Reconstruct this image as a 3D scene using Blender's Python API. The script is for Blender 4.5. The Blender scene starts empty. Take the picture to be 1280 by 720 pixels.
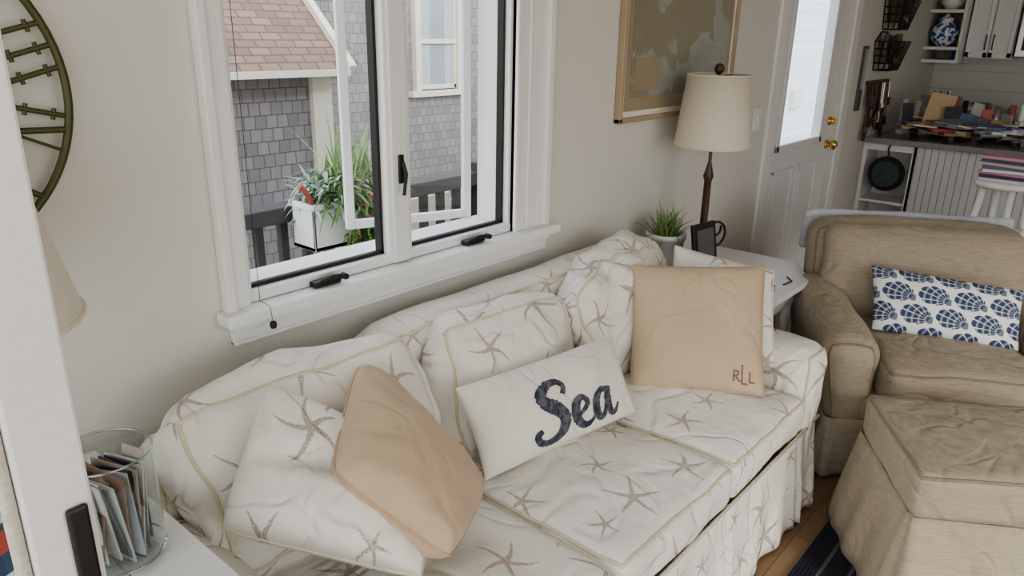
import bpy, bmesh, math, random
from mathutils import Vector, Matrix, noise as mn
random.seed(7)
V=Vector
scene=bpy.context.scene
col=bpy.context.collection
# ------------------------------------------------------------------ node helpers
class E:
    def __init__(s,nt,sock): s.nt=nt; s.s=sock
    def _m(s,op,*o):
        n=s.nt.nodes.new('ShaderNodeMath'); n.operation=op
        for i,a in enumerate((s,)+o):
            if isinstance(a,E): s.nt.links.new(a.s,n.inputs[i])
            else: n.inputs[i].default_value=float(a)
        return E(s.nt,n.outputs[0])
    def __add__(s,o): return s._m('ADD',o)
    def __sub__(s,o): return s._m('SUBTRACT',o)
    def __mul__(s,o): return s._m('MULTIPLY',o)
    def __truediv__(s,o): return s._m('DIVIDE',o)
    def f(s,op,*o): return s._m(op,*o)
    def sstep(s,a,b):
        n=s.nt.nodes.new('ShaderNodeMapRange'); n.interpolation_type='SMOOTHSTEP'
        s.nt.links.new(s.s,n.inputs[0]); n.inputs[1].default_value=a; n.inputs[2].default_value=b
        n.inputs[3].default_value=0; n.inputs[4].default_value=1
        return E(s.nt,n.outputs[0])
def rgb(c): return (c[0],c[1],c[2],1)
def newmat(name,color=(.8,.8,.8),rough=.6,metal=0,spec=.5):
    m=bpy.data.materials.new(name); m.use_nodes=True; nt=m.node_tree
    b=nt.nodes['Principled BSDF']; b.inputs['Base Color'].default_value=rgb(color)
    b.inputs['Roughness'].default_value=rough; b.inputs['Metallic'].default_value=metal
    b.inputs['Specular IOR Level'].default_value=spec
    return m
def N(m,t,**k):
    n=m.node_tree.nodes.new(t)
    for a,v in k.items(): setattr(n,a,v)
    return n
def L(m,a,b): m.node_tree.links.new(a,b)
def BS(m): return m.node_tree.nodes['Principled BSDF']
def coord(m,kind='Object',scale=(1,1,1),rot=(0,0,0)):
    tc=N(m,'ShaderNodeTexCoord'); mp=N(m,'ShaderNodeMapping')
    mp.inputs['Scale'].default_value=scale; mp.inputs['Rotation'].default_value=rot
    L(m,tc.outputs[kind],mp.inputs[0]); return mp.outputs[0]
def noisen(m,vec,scale,detail=3,dist=0):
    n=N(m,'ShaderNodeTexNoise'); n.inputs['Scale'].default_value=scale; n.inputs['Detail'].default_value=detail; n.inputs['Distortion'].default_value=dist
    if vec is not None: L(m,vec,n.inputs['Vector'])
    return n
def mix(m,fac,a,b):
    n=N(m,'ShaderNodeMix',data_type='RGBA')
    if isinstance(fac,(float,int)): n.inputs[0].default_value=fac
    else: L(m,fac.s if isinstance(fac,E) else fac,n.inputs[0])
    for i,c in ((6,a),(7,b)):
        if isinstance(c,(tuple,list)): n.inputs[i].default_value=rgb(c)
        else: L(m,c,n.inputs[i])
    return n.outputs[2]
def bump(m,h,strength=.3,dist=.01,prev=None):
    b=N(m,'ShaderNodeBump'); b.inputs['Strength'].default_value=strength; b.inputs['Distance'].default_value=dist
    L(m,h.s if isinstance(h,E) else h,b.inputs['Height'])
    if prev is not None: L(m,prev,b.inputs['Normal'])
    L(m,b.outputs[0],BS(m).inputs['Normal']); return b.outputs[0]
def mottled(name,c1,c2,scale=8,rough=.7,bs=.15,bd=.005,kind='Object',sc=(1,1,1),metal=0,bscale=None):
    m=newmat(name,c1,rough,metal); v=coord(m,kind,sc); n=noisen(m,v,scale,4)
    L(m,mix(m,n.outputs[0],c1,c2),BS(m).inputs['Base Color'])
    n2=noisen(m,v,bscale or scale*6,3); bump(m,n2.outputs[0],bs,bd); return m
def clothbump(m,wr,cs=3.2):
    v2=coord(m,'Object'); w=noisen(m,v2,8,3); b=bump(m,w.outputs[0],wr,.025)
    c=E(m.node_tree,noisen(m,v2,cs,2,1.1).outputs[0])
    ridge=((c-.5).f('ABSOLUTE')).sstep(0,.05)
    b=bump(m,ridge,min(1,wr*.9),.008,b)
    f=noisen(m,v2,380,2); bump(m,f.outputs[0],.12,.002,b)
def fabric(name,c1,c2,kind='Object',sc=(1,1,1),scale=30,rough=.95,wr=.5):
    m=newmat(name,c1,rough,0,.15); v=coord(m,kind,sc); n=noisen(m,v,scale,5)
    L(m,mix(m,E(m.node_tree,n.outputs[0]).sstep(.3,.7),c1,c2),BS(m).inputs['Base Color'])
    clothbump(m,wr)
    BS(m).inputs['Sheen Weight'].default_value=.1
    return m
# ------------------------------------------------------------------ materials
M_wall=mottled('wall_paint',(.70,.685,.625),(.68,.665,.605),3,.75,.04,.002,bscale=200)
M_ceil=mottled('ceiling_paint',(.85,.84,.82),(.82,.81,.79),3,.8,.04,.002)
M_trim=mottled('white_trim_paint',(.84,.84,.83),(.80,.80,.79),4,.35,.03,.002)
M_creamtrim=mottled('cream_exterior_trim',(.60,.57,.49),(.54,.51,.43),4,.6,.03,.002)
M_door=mottled('door_paint',(.80,.80,.80),(.77,.77,.77),4,.4,.03,.002)
M_dark=newmat('dark_bronze',(.035,.033,.03),.45,.5)
M_black=newmat('black_plastic',(.02,.02,.022),.4)
M_brass=newmat('brass',(.75,.52,.2),.25,1)
M_green=mottled('aged_green_metal',(.075,.085,.035),(.12,.12,.055),20,.45,.2,.003,metal=.6)
M_tan=fabric('tan_cotton',(.60,.465,.325),(.555,.425,.295),scale=6,wr=.4)
M_tanpipe=fabric('tan_piping',(.52,.39,.27),(.48,.36,.25))
M_cream=fabric('cream_canvas',(.82,.79,.72),(.78,.745,.67),scale=8,wr=.4)
M_pipe=fabric('cream_yellow_piping',(.72,.66,.49),(.66,.60,.44))
M_navyprint=fabric('faded_navy_print',(.03,.035,.055),(.15,.155,.18),scale=60)
M_mono=newmat('taupe_embroidery',(.20,.14,.10),.8)
M_linen=fabric('beige_linen',(.435,.375,.285),(.345,.295,.22),'Object',(4,4,90),5,wr=.45)
M_linenpipe=fabric('linen_piping',(.29,.245,.18),(.25,.21,.155))
M_shade=fabric('linen_lampshade',(.72,.66,.56),(.66,.60,.50),'Object',(30,30,30),8,wr=.03)
M_wood_dk=mottled('dark_wood',(.06,.03,.02),(.10,.05,.03),10,.35,.1,.002,sc=(1,1,.2))
M_frame=mottled('oak_frame',(.46,.36,.25),(.38,.29,.19),20,.4,.1,.002)
M_leaf=mottled('leaf_green',(.08,.18,.04),(.17,.29,.08),15,.5)
M_leaf2=mottled('leaf_pale',(.32,.44,.18),(.18,.30,.10),15,.5)
M_sage=mottled('leaf_silver',(.42,.50,.42),(.30,.38,.32),15,.6)
M_red=newmat('red_petal',(.55,.05,.05),.6)
M_terra=newmat('terracotta',(.4,.12,.07),.6)
M_steel=newmat('stainless_steel',(.6,.6,.6),.3,1)
M_blue=fabric('pale_blue_throw',(.48,.50,.55),(.56,.58,.63))
M_white=newmat('white_ceramic',(.85,.85,.84),.25)
def glassmat(name,tint=(.97,.99,1),rough=.02,base=.04,k=.6,gcol=(1,1,1)):
    m=newmat(name); nt=m.node_tree; nt.nodes.remove(BS(m))
    t=N(m,'ShaderNodeBsdfTransparent'); t.inputs[0].default_value=rgb(tint)
    g=N(m,'ShaderNodeBsdfGlossy'); g.inputs['Roughness'].default_value=rough; g.inputs[0].default_value=rgb(gcol)
    lw=N(m,'ShaderNodeLayerWeight'); lw.inputs[0].default_value=.5
    fac=(E(nt,lw.outputs['Facing']).f('POWER',4))*k+base
    mx=N(m,'ShaderNodeMixShader'); L(m,fac.s,mx.inputs[0]); L(m,t.outputs[0],mx.inputs[1]); L(m,g.outputs[0],mx.inputs[2])
    L(m,mx.outputs[0],nt.nodes['Material Output'].inputs[0]); return m
M_glass=glassmat('window_glass'); M_vase=glassmat('vase_glass',(.80,.85,.84),.01,.10,.8)
def starfish():
    m=newmat('starfish_print_fabric',(.82,.79,.73),.95,0,.15); nt=m.node_tree
    uv=coord(m,'UV',(5.1,5.1,1))
    v=N(m,'ShaderNodeTexVoronoi',voronoi_dimensions='2D'); v.inputs['Scale'].default_value=1; v.inputs['Randomness'].default_value=.55
    L(m,uv,v.inputs['Vector'])
    sub=N(m,'ShaderNodeVectorMath',operation='SUBTRACT'); L(m,uv,sub.inputs[0]); L(m,v.outputs['Position'],sub.inputs[1])
    sp=N(m,'ShaderNodeSeparateXYZ'); L(m,sub.outputs[0],sp.inputs[0]); sc=N(m,'ShaderNodeSeparateColor'); L(m,v.outputs['Color'],sc.inputs[0])
    x=E(nt,sp.outputs[0]); y=E(nt,sp.outputs[1]); r1=E(nt,sc.outputs[0]); r2=E(nt,sc.outputs[1]); r3=E(nt,sc.outputs[2])
    r=(x*x+y*y).f('SQRT'); ang=y.f('ARCTAN2',x)+r1*6.28+r*(r2-.5)*3.6
    k=2*math.pi/5
    a=(ang+20*k).f('MODULO',k)-k/2
    perp=r*a.f('SINE').f('ABSOLUTE'); al=r*a.f('COSINE')
    R=r3*.32+.20
    nz=E(nt,noisen(m,uv,16,3).outputs[0])
    d=((al/R*(-.8))+1)*(R*.075+.012)-perp+(nz-.5)*.032
    mask=d.sstep(-.004,.010)*(R-al).sstep(0,.03)
    stip=E(nt,noisen(m,uv,55,2).outputs[0]).sstep(.36,.55)*.5+.30
    mask=mask*stip
    n2=noisen(m,uv,2,3)
    base=mix(m,n2.outputs[0],(.86,.835,.775),(.81,.78,.715))
    L(m,mix(m,mask,base,(.36,.26,.195)),BS(m).inputs['Base Color'])
    clothbump(m,.65)
    return m
M_star=starfish()
def shellmat():
    m=newmat('shell_print_fabric',(.85,.85,.83),.9,0,.15); nt=m.node_tree
    tc=N(m,'ShaderNodeTexCoord'); sp=N(m,'ShaderNodeSeparateXYZ'); L(m,tc.outputs['UV'],sp.inputs[0])
    x=E(nt,sp.outputs[0])*8.0+20; y=E(nt,sp.outputs[1])*11.2+20.3
    row=y.f('FLOOR'); odd=row.f('FLOORED_MODULO',2)
    xx=x+odd*.5; lx=(xx-xx.f('FLOOR')-.5); ly=(y-row-.5)
    hx=lx*(-1)+.42; hy=ly*.72+.16
    ang=hy.f('ARCTAN2',hx); hr=(hx*hx+hy*hy).f('SQRT')
    rr=(lx*lx+ly*ly*.85).f('SQRT')
    scal=(ang*9).f('SINE').f('ABSOLUTE')
    disc=(scal*.05+.40-rr).sstep(0,.02)
    stripes=scal.sstep(.10,.34)
    rings=(hr*34).f('SINE').sstep(-.9,-.2)*.35+.65
    hinge=(hr*(-1)+.13).sstep(0,.02)
    mk_=(disc*stripes*rings+hinge*.8).f('MINIMUM',1.0)
    L(m,mix(m,mk_*.95,(.85,.85,.83),(.02,.05,.14)),BS(m).inputs['Base Color'])
    clothbump(m,.3)
    return m
M_shell=shellmat()
def brickmat(name,c1,c2,cm,bw,rh,mort=.01,off=.5,kind='Object',rot=(math.pi/2,0,0),nf=.35):
    m=newmat(name,c1,.85); v=coord(m,kind,(1,1,1),rot)
    b=N(m,'ShaderNodeTexBrick'); b.offset=off; L(m,v,b.inputs['Vector'])
    b.inputs['Color1'].default_value=rgb(c1); b.inputs['Color2'].default_value=rgb(c2); b.inputs['Mortar'].default_value=rgb(cm)
    b.inputs['Scale'].default_value=1; b.inputs['Brick Width'].default_value=bw; b.inputs['Row Height'].default_value=rh
    b.inputs['Mortar Size'].default_value=mort; b.inputs['Bias'].default_value=0; b.inputs['Mortar Smooth'].default_value=.3
    n=noisen(m,coord(m,'Object',(6,6,1.2)),6,4)
    L(m,mix(m,E(m.node_tree,n.outputs[0])*nf,b.outputs[0],cm),BS(m).inputs['Base Color'])
    bump(m,b.outputs['Fac'],-.5,.02) ; return m
M_shing=brickmat('weathered_cedar_shingles',(.29,.275,.275),(.20,.19,.195),(.11,.105,.11),.075,.078,.004)
M_roof=brickmat('asphalt_roof_shingles',(.27,.18,.14),(.18,.12,.095),(.11,.08,.065),.13,.06,.006,kind='UV',rot=(0,0,0))
M_clap=brickmat('pale_blue_clapboard',(.70,.79,.88),(.68,.77,.86),(.52,.60,.69),9,.14,.008)
M_tile=brickmat('backsplash_tile',(.70,.70,.66),(.66,.66,.62),(.5,.5,.48),.15,.075,.004,rot=(math.pi/2,0,math.pi/2))
def floorm():
    m=newmat('oak_floor_planks',(.4,.25,.13),.35); v=coord(m,'Object')
    b=N(m,'ShaderNodeTexBrick'); L(m,v,b.inputs['Vector']); b.inputs['Scale'].default_value=1
    b.inputs['Color1'].default_value=(.33,.21,.125,1); b.inputs['Color2'].default_value=(.25,.155,.09,1); b.inputs['Mortar'].default_value=(.08,.045,.025,1)
    b.inputs['Brick Width'].default_value=.9; b.inputs['Row Height'].default_value=.075; b.inputs['Mortar Size'].default_value=.0015
    n=noisen(m,coord(m,'Object',(3,40,1)),5,5)
    L(m,mix(m,E(m.node_tree,n.outputs[0])*.5,b.outputs[0],(.19,.115,.065)),BS(m).inputs['Base Color']); return m
M_floor=floorm()
def rugm():
    m=newmat('navy_striped_rug',(.03,.04,.07),.95); nt=m.node_tree
    sp=N(m,'ShaderNodeSeparateXYZ'); tc=N(m,'ShaderNodeTexCoord'); L(m,tc.outputs['Object'],sp.inputs[0])
    y=E(nt,sp.outputs[1]); s=(y*2*math.pi/.075).f('SINE').sstep(.82,.95)
    L(m,mix(m,s*.3,(.012,.015,.026),(.28,.32,.36)),BS(m).inputs['Base Color'])
    w=(y*2*math.pi/.012).f('SINE'); bump(m,w,.6,.004); return m
M_rug=rugm()
def chartm():
    m=newmat('nautical_chart_print',(.6,.6,.5),.5); nt=m.node_tree; v=coord(m,'Object',(1,1,1))
    n=E(nt,noisen(m,v,3.2,7).outputs[0]); land=n.sstep(.52,.53)
    n2=E(nt,noisen(m,v,9,5).outputs[0]); sh=n2.sstep(.5,.51)
    w=N(m,'ShaderNodeTexNoise'); w.inputs['Scale'].default_value=90; L(m,v,w.inputs['Vector'])
    sea=mix(m,sh*.5,(.36,.37,.32),(.30,.33,.30))
    c=mix(m,land,sea,(.29,.265,.19)); c=mix(m,E(nt,w.outputs[0]).sstep(.58,.68)*.35,c,(.12,.12,.10))
    L(m,c,BS(m).inputs['Base Color']); BS(m).inputs['Roughness'].default_value=.12; return m
M_chart=chartm()
M_mat=mottled('chart_mat_board',(.38,.315,.22),(.34,.28,.195),5,.3)
M_counter=mottled('granite_counter',(.34,.33,.32),(.18,.17,.17),60,.2,.02)
def beadm():
    m=newmat('beadboard_paint',(.74,.74,.73),.5); nt=m.node_tree; sp=N(m,'ShaderNodeSeparateXYZ'); tc=N(m,'ShaderNodeTexCoord'); L(m,tc.outputs['Object'],sp.inputs[0])
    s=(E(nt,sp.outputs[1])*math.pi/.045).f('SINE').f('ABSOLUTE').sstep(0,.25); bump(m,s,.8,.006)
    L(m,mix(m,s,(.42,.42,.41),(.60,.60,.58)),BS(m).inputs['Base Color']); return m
M_bead=beadm()
def bwpot():
    m=newmat('blue_white_porcelain',(.8,.82,.85),.2); n=E(m.node_tree,noisen(m,coord(m),28,4).outputs[0]).sstep(.5,.54)
    L(m,mix(m,n,(.8,.82,.85),(.05,.12,.35)),BS(m).inputs['Base Color']); return m
M_porc=bwpot()
def flat(name,c,r=.6): return newmat(name,c,r)
# ------------------------------------------------------------------ geometry helpers
def empty(name,loc=(0,0,0),rz=0):
    o=bpy.data.objects.new(name,None); o.location=loc; o.rotation_euler=(0,0,rz); o.empty_display_size=.1; col.objects.link(o); return o
def mk(name,vs,fs,mat,parent=None,smooth=False,uvs=None,bevel=0):
    me=bpy.data.meshes.new(name); me.from_pydata([tuple(v) for v in vs],[],fs); me.update()
    if uvs:
        l=me.uv_layers.new(name='UVMap')
        for i,u in enumerate(uvs): l.data[i].uv=u
    o=bpy.data.objects.new(name,me); col.objects.link(o)
    if mat: me.materials.append(mat)
    if smooth: me.polygons.foreach_set('use_smooth',[True]*len(me.polygons))
    if parent: o.parent=parent
    if bevel:
        b=o.modifiers.new('b','BEVEL'); b.width=bevel; b.segments=2; b.limit_method='ANGLE'
    return o
BF=[(0,3,2,1),(4,5,6,7),(0,1,5,4),(1,2,6,5),(2,3,7,6),(3,0,4,7)]
def boxes(name,lst,mat,parent=None,bevel=0):
    vs=[];fs=[]
    for a,b in lst:
        k=len(vs); x0,y0,z0=a; x1,y1,z1=b
        vs+=[(x0,y0,z0),(x1,y0,z0),(x1,y1,z0),(x0,y1,z0),(x0,y0,z1),(x1,y0,z1),(x1,y1,z1),(x0,y1,z1)]
        fs+=[tuple(i+k for i in f) for f in BF]
    return mk(name,vs,fs,mat,parent,bevel=bevel)
def box(name,a,b,mat,parent=None,bevel=0): return boxes(name,[(a,b)],mat,parent,bevel)
def plane(name,vs,mat,parent=None): return mk(name,vs,[(0,1,2,3)],mat,parent)
def obox(name,c,size,R,mat,parent=None,bevel=0):
    c=V(c); vs=[]
    for sx,sy,sz in ((-1,-1,-1),(1,-1,-1),(1,1,-1),(-1,1,-1),(-1,-1,1),(1,-1,1),(1,1,1),(-1,1,1)):
        vs.append(c+R@V((sx*size[0]/2,sy*size[1]/2,sz*size[2]/2)))
    return mk(name,vs,BF,mat,parent,bevel=bevel)
def RZ(a): return Matrix.Rotation(a,3,'Z')
I3=Matrix.Identity(3)
def cyl(name,p0,p1,r0,r1,mat,parent=None,seg=16):
    p0=V(p0);p1=V(p1);d=(p1-p0).normalized(); t=d.orthogonal().normalized(); b=d.cross(t); vs=[];fs=[]
    for i in range(seg):
        a=2*math.pi*i/seg; q=t*math.cos(a)+b*math.sin(a); vs.append(p0+q*r0)
    for i in range(seg):
        a=2*math.pi*i/seg; q=t*math.cos(a)+b*math.sin(a); vs.append(p1+q*r1)
    for i in range(seg): j=(i+1)%seg; fs.append((i,j,j+seg,i+seg))
    fs.append(tuple(range(seg-1,-1,-1))); fs.append(tuple(range(seg,2*seg)))
    o=mk(name,vs,fs,mat,parent)
    for p in o.data.polygons:
        if len(p.vertices)==4: p.use_smooth=True
    return o
def lathe(name,prof,loc,mat,parent=None,seg=32):
    vs=[];fs=[];n=len(prof)
    for i in range(seg):
        a=2*math.pi*i/seg
        for r,z in prof: vs.append((loc[0]+r*math.cos(a),loc[1]+r*math.sin(a),loc[2]+z))
    for i in range(seg):
        j=(i+1)%seg
        for k in range(n-1): fs.append((i*n+k,j*n+k,j*n+k+1,i*n+k+1))
    return mk(name,vs,fs,mat,parent,smooth=True)
def tube(name,pts,r,mat,parent=None,cyclic=False,res=3):
    c=bpy.data.curves.new(name,'CURVE'); c.dimensions='3D'; c.bevel_depth=r; c.bevel_resolution=res
    s=c.splines.new('POLY'); s.points.add(len(pts)-1)
    for i,p in enumerate(pts): s.points[i].co=(p[0],p[1],p[2],1)
    s.use_cyclic_u=cyclic; s.use_smooth=True; c.use_fill_caps=True
    c.materials.append(mat); o=bpy.data.objects.new(name,c); col.objects.link(o)
    if parent: o.parent=parent
    return o
def rbox(name,h,r,warp,mat,parent=None,crown=(0,0,0),n=16,nz=0,seed=0,pipes=(),pm=None,pr=.005):
    off=V((seed*3.17,seed*1.3,seed*2.1))
    def f(a):
        p=V((a[0]*h[0],a[1]*h[1],a[2]*h[2])); q=V([max(-(h[i]-r),min(h[i]-r,p[i])) for i in range(3)])
        d=p-q
        if d.length>1e-9: q=q+d.normalized()*min(r,d.length)
        for k in range(3):
            i,j=(k+1)%3,(k+2)%3
            q[k]+=crown[k]*a[k]*(1-a[i]**2)*(1-a[j]**2)
        w=warp(q)
        if nz: w=w+mn.noise_vector((w+off)*5)*nz+mn.noise_vector((w+off)*13)*nz*.4
        return w
    bm=bmesh.new(); uvl=bm.loops.layers.uv.new('UVMap'); prm=[math.sin(math.pi/2*(-1+2*i/n)) for i in range(n+1)]
    rnd=(seed*.37%1,seed*.71%1)
    for k in range(3):
        i,j=(k+1)%3,(k+2)%3
        for s in (-1,1):
            g=[[None]*(n+1) for _ in range(n+1)]
            for u in range(n+1):
                for v in range(n+1):
                    a=[0,0,0]; a[k]=s; a[i]=prm[u]; a[j]=prm[v]; g[u][v]=bm.verts.new(f(a))
            for u in range(n):
                for v in range(n):
                    ids=[(u,v),(u+1,v),(u+1,v+1),(u,v+1)]
                    if s<0: ids=ids[::-1]
                    fc=bm.faces.new([g[x][y] for x,y in ids]); fc.smooth=True
                    for lp,(x,y) in zip(fc.loops,ids): lp[uvl].uv=(prm[x]*h[i]+rnd[0]+k*.33,prm[y]*h[j]+rnd[1]+k*.21)
    bmesh.ops.remove_doubles(bm,verts=bm.verts,dist=1e-5)
    me=bpy.data.meshes.new(name); bm.to_mesh(me); bm.free(); me.materials.append(mat)
    o=bpy.data.objects.new(name,me); col.objects.link(o)
    if parent: o.parent=parent
    for pi,(k,s) in enumerate(pipes):
        i,j=(k+1)%3,(k+2)%3; loop=[]
        m=18; lin=[math.sin(math.pi/2*(-1+2*t/m)) for t in range(m)]
        for side in range(4):
            for t in range(m):
                a=[0,0,0]; a[k]=s; val=lin[t]
                if side==0: a[i]=val; a[j]=-1
                elif side==1: a[j]=val; a[i]=1
                elif side==2: a[i]=-val; a[j]=1
                else: a[j]=-val; a[i]=-1
                loop.append(f(a))
        tube(name+'_piping_%d'%pi,loop,pr,pm,o.parent,True)
    return o
def lin(o): o=V(o); return lambda q:o+q
def rb(name,a,b,r,mat,parent=None,**k):
    a=V(a);b=V(b); return rbox(name,(b-a)/2,r,lin((a+b)/2),mat,parent,**k)
def quadwarp(BL,BR,TR,TL,h):
    BL,BR,TR,TL=map(V,(BL,BR,TR,TL)); n=((BR-BL).cross(TL-BL)).normalized()
    def w(q):
        u=(q[0]/h[0]+1)/2; v=(q[2]/h[2]+1)/2
        return BL.lerp(BR,u).lerp(TL.lerp(TR,u),v)-n*(q[1]+h[1])
    return w
def qcush(name,BL,BR,TR,TL,th,r,mat,parent=None,**k):
    w=(V(BR)-V(BL)).length/2; hh=(V(TL)-V(BL)).length/2; h=(w,th/2,hh)
    return rbox(name,h,r,quadwarp(BL,BR,TR,TL,h),mat,parent,**k)
def pillow(name,BL,BR,TR,TL,T,mat,pinch=.05,n=26,nz=.006,seed=0,pm=None,pr=.004,ex=.5,marks=(),cr=0.0,fold=0):
    BL,BR,TR,TL=map(V,(BL,BR,TR,TL)); nn=((BR-BL).cross(TL-BL)).normalized(); off=V((seed*2.3,seed,seed*.7))
    W=(BR-BL).length; H=(TL-BL).length
    def S(u,v,s,lift=0):
        k=1-cr*(u*u*v*v)**2
        uu=u*(1-pinch*(1-v*v))*k; vv=v*(1-pinch*(1-u*u)*W/max(W,H))*k
        a=(uu+1)/2; b=(vv+1)/2
        p=BL.lerp(BR,a).lerp(TL.lerp(TR,a),b)
        t=T/2*(max(0,(1-u**4))*max(0,(1-v**4)))**ex*(1-.25*(u*u+v*v)/2)
        w=mn.noise((p+off)*8)*nz+mn.noise((p+off)*20)*nz*.35
        e=(1-u**8)*(1-v**8)
        if fold: w-=fold*math.exp(-((v-.25*u-.1)/.13)**2)*max(0,1-abs(u+.2))
        return p+nn*(s*(t+lift)+w*e)
    root=empty(name)
    bm=bmesh.new(); uvl=bm.loops.layers.uv.new('UVMap'); pr_=[math.sin(math.pi/2*(-1+2*i/n))for i in range(n+1)]
    for s in (1,-1):
        g=[[bm.verts.new(S(pr_[i],pr_[j],s)) for j in range(n+1)] for i in range(n+1)]
        for i in range(n):
            for j in range(n):
                ids=[(i,j),(i+1,j),(i+1,j+1),(i,j+1)]
                if s<0: ids=ids[::-1]
                fc=bm.faces.new([g[x][y] for x,y in ids]); fc.smooth=True
                for lp,(x,y) in zip(fc.loops,ids): lp[uvl].uv=(pr_[x]*W/2+seed*.37,pr_[y]*H/2+seed*.53)
    bmesh.ops.remove_doubles(bm,verts=bm.verts,dist=1e-5)
    me=bpy.data.meshes.new(name+'_body'); bm.to_mesh(me); bm.free(); me.materials.append(mat)
    o=bpy.data.objects.new('body',me); col.objects.link(o); o.parent=root
    lo=[S(q,-1,1) for q in pr_[:-1]]+[S(1,q,1) for q in pr_[:-1]]+[S(-q,1,1) for q in pr_[:-1]]+[S(-1,-q,1) for q in pr_[:-1]]
    if pm: tube('piping',lo,pr,pm,root,True)
    for mi,(pts,mm) in enumerate(marks):
        P=pts; out=[]
        for i in range(len(P)-1):
            p0=P[max(0,i-1)];p1=P[i];p2=P[i+1];p3=P[min(len(P)-1,i+2)]
            for t in range(8):
                t/=8; out.append([.5*((2*p1[k])+(-p0[k]+p2[k])*t+(2*p0[k]-5*p1[k]+4*p2[k]-p3[k])*t*t+(-p0[k]+3*p1[k]-3*p2[k]+p3[k])*t**3) for k in range(3)])
        out.append(list(P[-1])); vs=[];fs=[]
        for i,q in enumerate(out):
            a=out[max(0,i-1)];b=out[min(len(out)-1,i+1)]
            dx=(b[0]-a[0])*W;dy=(b[1]-a[1])*H; l=math.hypot(dx,dy) or 1
            nx,ny=-dy/l,dx/l
            jit=1+.3*mn.noise(V((i*.9,mi*3,0)))
            for s in (-1,-.33,.33,1):
                vs.append(S(2*(q[0]+s*nx*q[2]*jit/W)-1,2*(q[1]+s*ny*q[2]*jit/H)-1,1,.0016))
        for i in range(len(out)-1):
            for k in range(3): fs.append((i*4+k,i*4+k+1,i*4+4+k+1,i*4+4+k))
        mk('printed_stroke_%d'%mi,vs,fs,mm,root,smooth=True)
    return root
def skirt(name,pts,z0,z1,mat,parent,closed=True,flare=.02,pleats=(),wave=.006,seed=0,th=.004):
    P=[V((p[0],p[1],0)) for p in pts]; seg=[];n=len(P); tot=0
    for i in range(n if closed else n-1):
        l=(P[(i+1)%n]-P[i]).length; seg.append((tot,l)); tot+=l
    step=.008; m=int(tot/step); rows=8; vs=[];fs=[];uv=[]
    def nrm(i0):
        dd=(P[(i0+1)%n]-P[i0%n]).normalized(); return V((dd.y,-dd.x,0))
    for k in range(m+(0 if closed else 1)):
        d=k*tot/m
        for i,(s0,l) in enumerate(seg):
            if d<=s0+l+1e-9: break
        a=P[i];b=P[(i+1)%n]; t=(d-s0)/l if l else 0; p=a.lerp(b,t)
        nr=nrm(i); nprev=nrm(i-1); nnext=nrm(i+1)
        if t*l<.03: nr=(nr*(.5+t*l/.06)+nprev*(.5-t*l/.06)).normalized()
        elif (1-t)*l<.03: nr=(nr*(.5+(1-t)*l/.06)+nnext*(.5-(1-t)*l/.06)).normalized()
        g=0
        for pl in pleats:
            dd=abs(d-pl); dd=min(dd,abs(tot-dd)) if closed else dd
            if dd<.016: g=-.03*(1-dd/.016)
            elif dd<.05: g=max(g,.010*(1-(dd-.016)/.034))
        for r in range(rows+1):
            f=r/rows; o=flare*f+g*(.25+.75*f)+wave*f*(mn.noise(V((d*9,seed,f)))*2+math.sin(d*38+seed))
            q=p+nr*o; vs.append((q.x,q.y,z1+(z0-z1)*f))
    R=rows+1; tv=m if closed else m+1
    for k in range(m):
        k2=(k+1)%tv
        for r in range(rows):
            fs.append((k*R+r,k*R+r+1,k2*R+r+1,k2*R+r))
            for (kk,rr) in ((k,r),(k,r+1),(k+1,r+1),(k+1,r)): uv.append((kk*tot/m+seed*.3,(z1-z0)*(1-rr/rows)))
    o=mk(name,vs,fs,mat,parent,smooth=True,uvs=uv)
    s=o.modifiers.new('s','SOLIDIFY'); s.thickness=th
    return o
def blade(vs,fs,base,dirv,length,width,droop,n=6):
    base=V(base); d=V(dirv).normalized(); side=d.cross(V((0,0,1))); side=side.normalized() if side.length>.01 else V((1,0,0))
    k=len(vs)
    for i in range(n+1):
        t=i/n; p=base+d*length*t+V((0,0,-droop*length*t*t)); w=width*(1-t)**.6*(.6+.4*min(1,t*3))
        vs.append(p-side*w/2); vs.append(p+side*w/2)
    for i in range(n): a=k+i*2; fs.append((a,a+1,a+3,a+2))

# ================================================================== ROOM SHELL
XL,XR=-1.6,7.5; YB=-5.2; ZC=2.45; WX0,WX1,WZ0,WZ1=.87,1.88,.955,2.13; DX0,DX1=4.04,5.13
boxes('wall_front',[((XL,0,0),(WX0,.14,ZC)),((WX0,0,0),(WX1,.14,WZ0)),((WX0,0,WZ1),(WX1,.14,ZC)),((WX1,0,0),(DX0,.14,ZC)),((DX0,0,2.1),(DX1,.14,ZC)),((DX1,0,0),(XR,.14,ZC))],M_wall)
box('wall_right',(XR,YB,0),(XR+.12,.14,ZC),M_wall)
boxes('unseen_light_block_wall',[((3.2,YB-.12,0),(XR+.12,YB,ZC)),((XL,YB-.12,0),(-.4,YB,ZC))],M_wall)  # unseen wall, added with one gap so the right side gets less daylight
box('floor',(XL,YB-.12,-.08),(XR+.12,.14,0),M_floor)
box('ceiling',(XL,YB-.12,ZC),(XR+.12,.14,ZC+.1),M_ceil)
boxes('baseboard_front',[((XL,-.014,0),(DX0-.1,0,.13)),((DX1+.12,-.014,0),(5.8,0,.13))],M_trim,bevel=.004)
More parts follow.
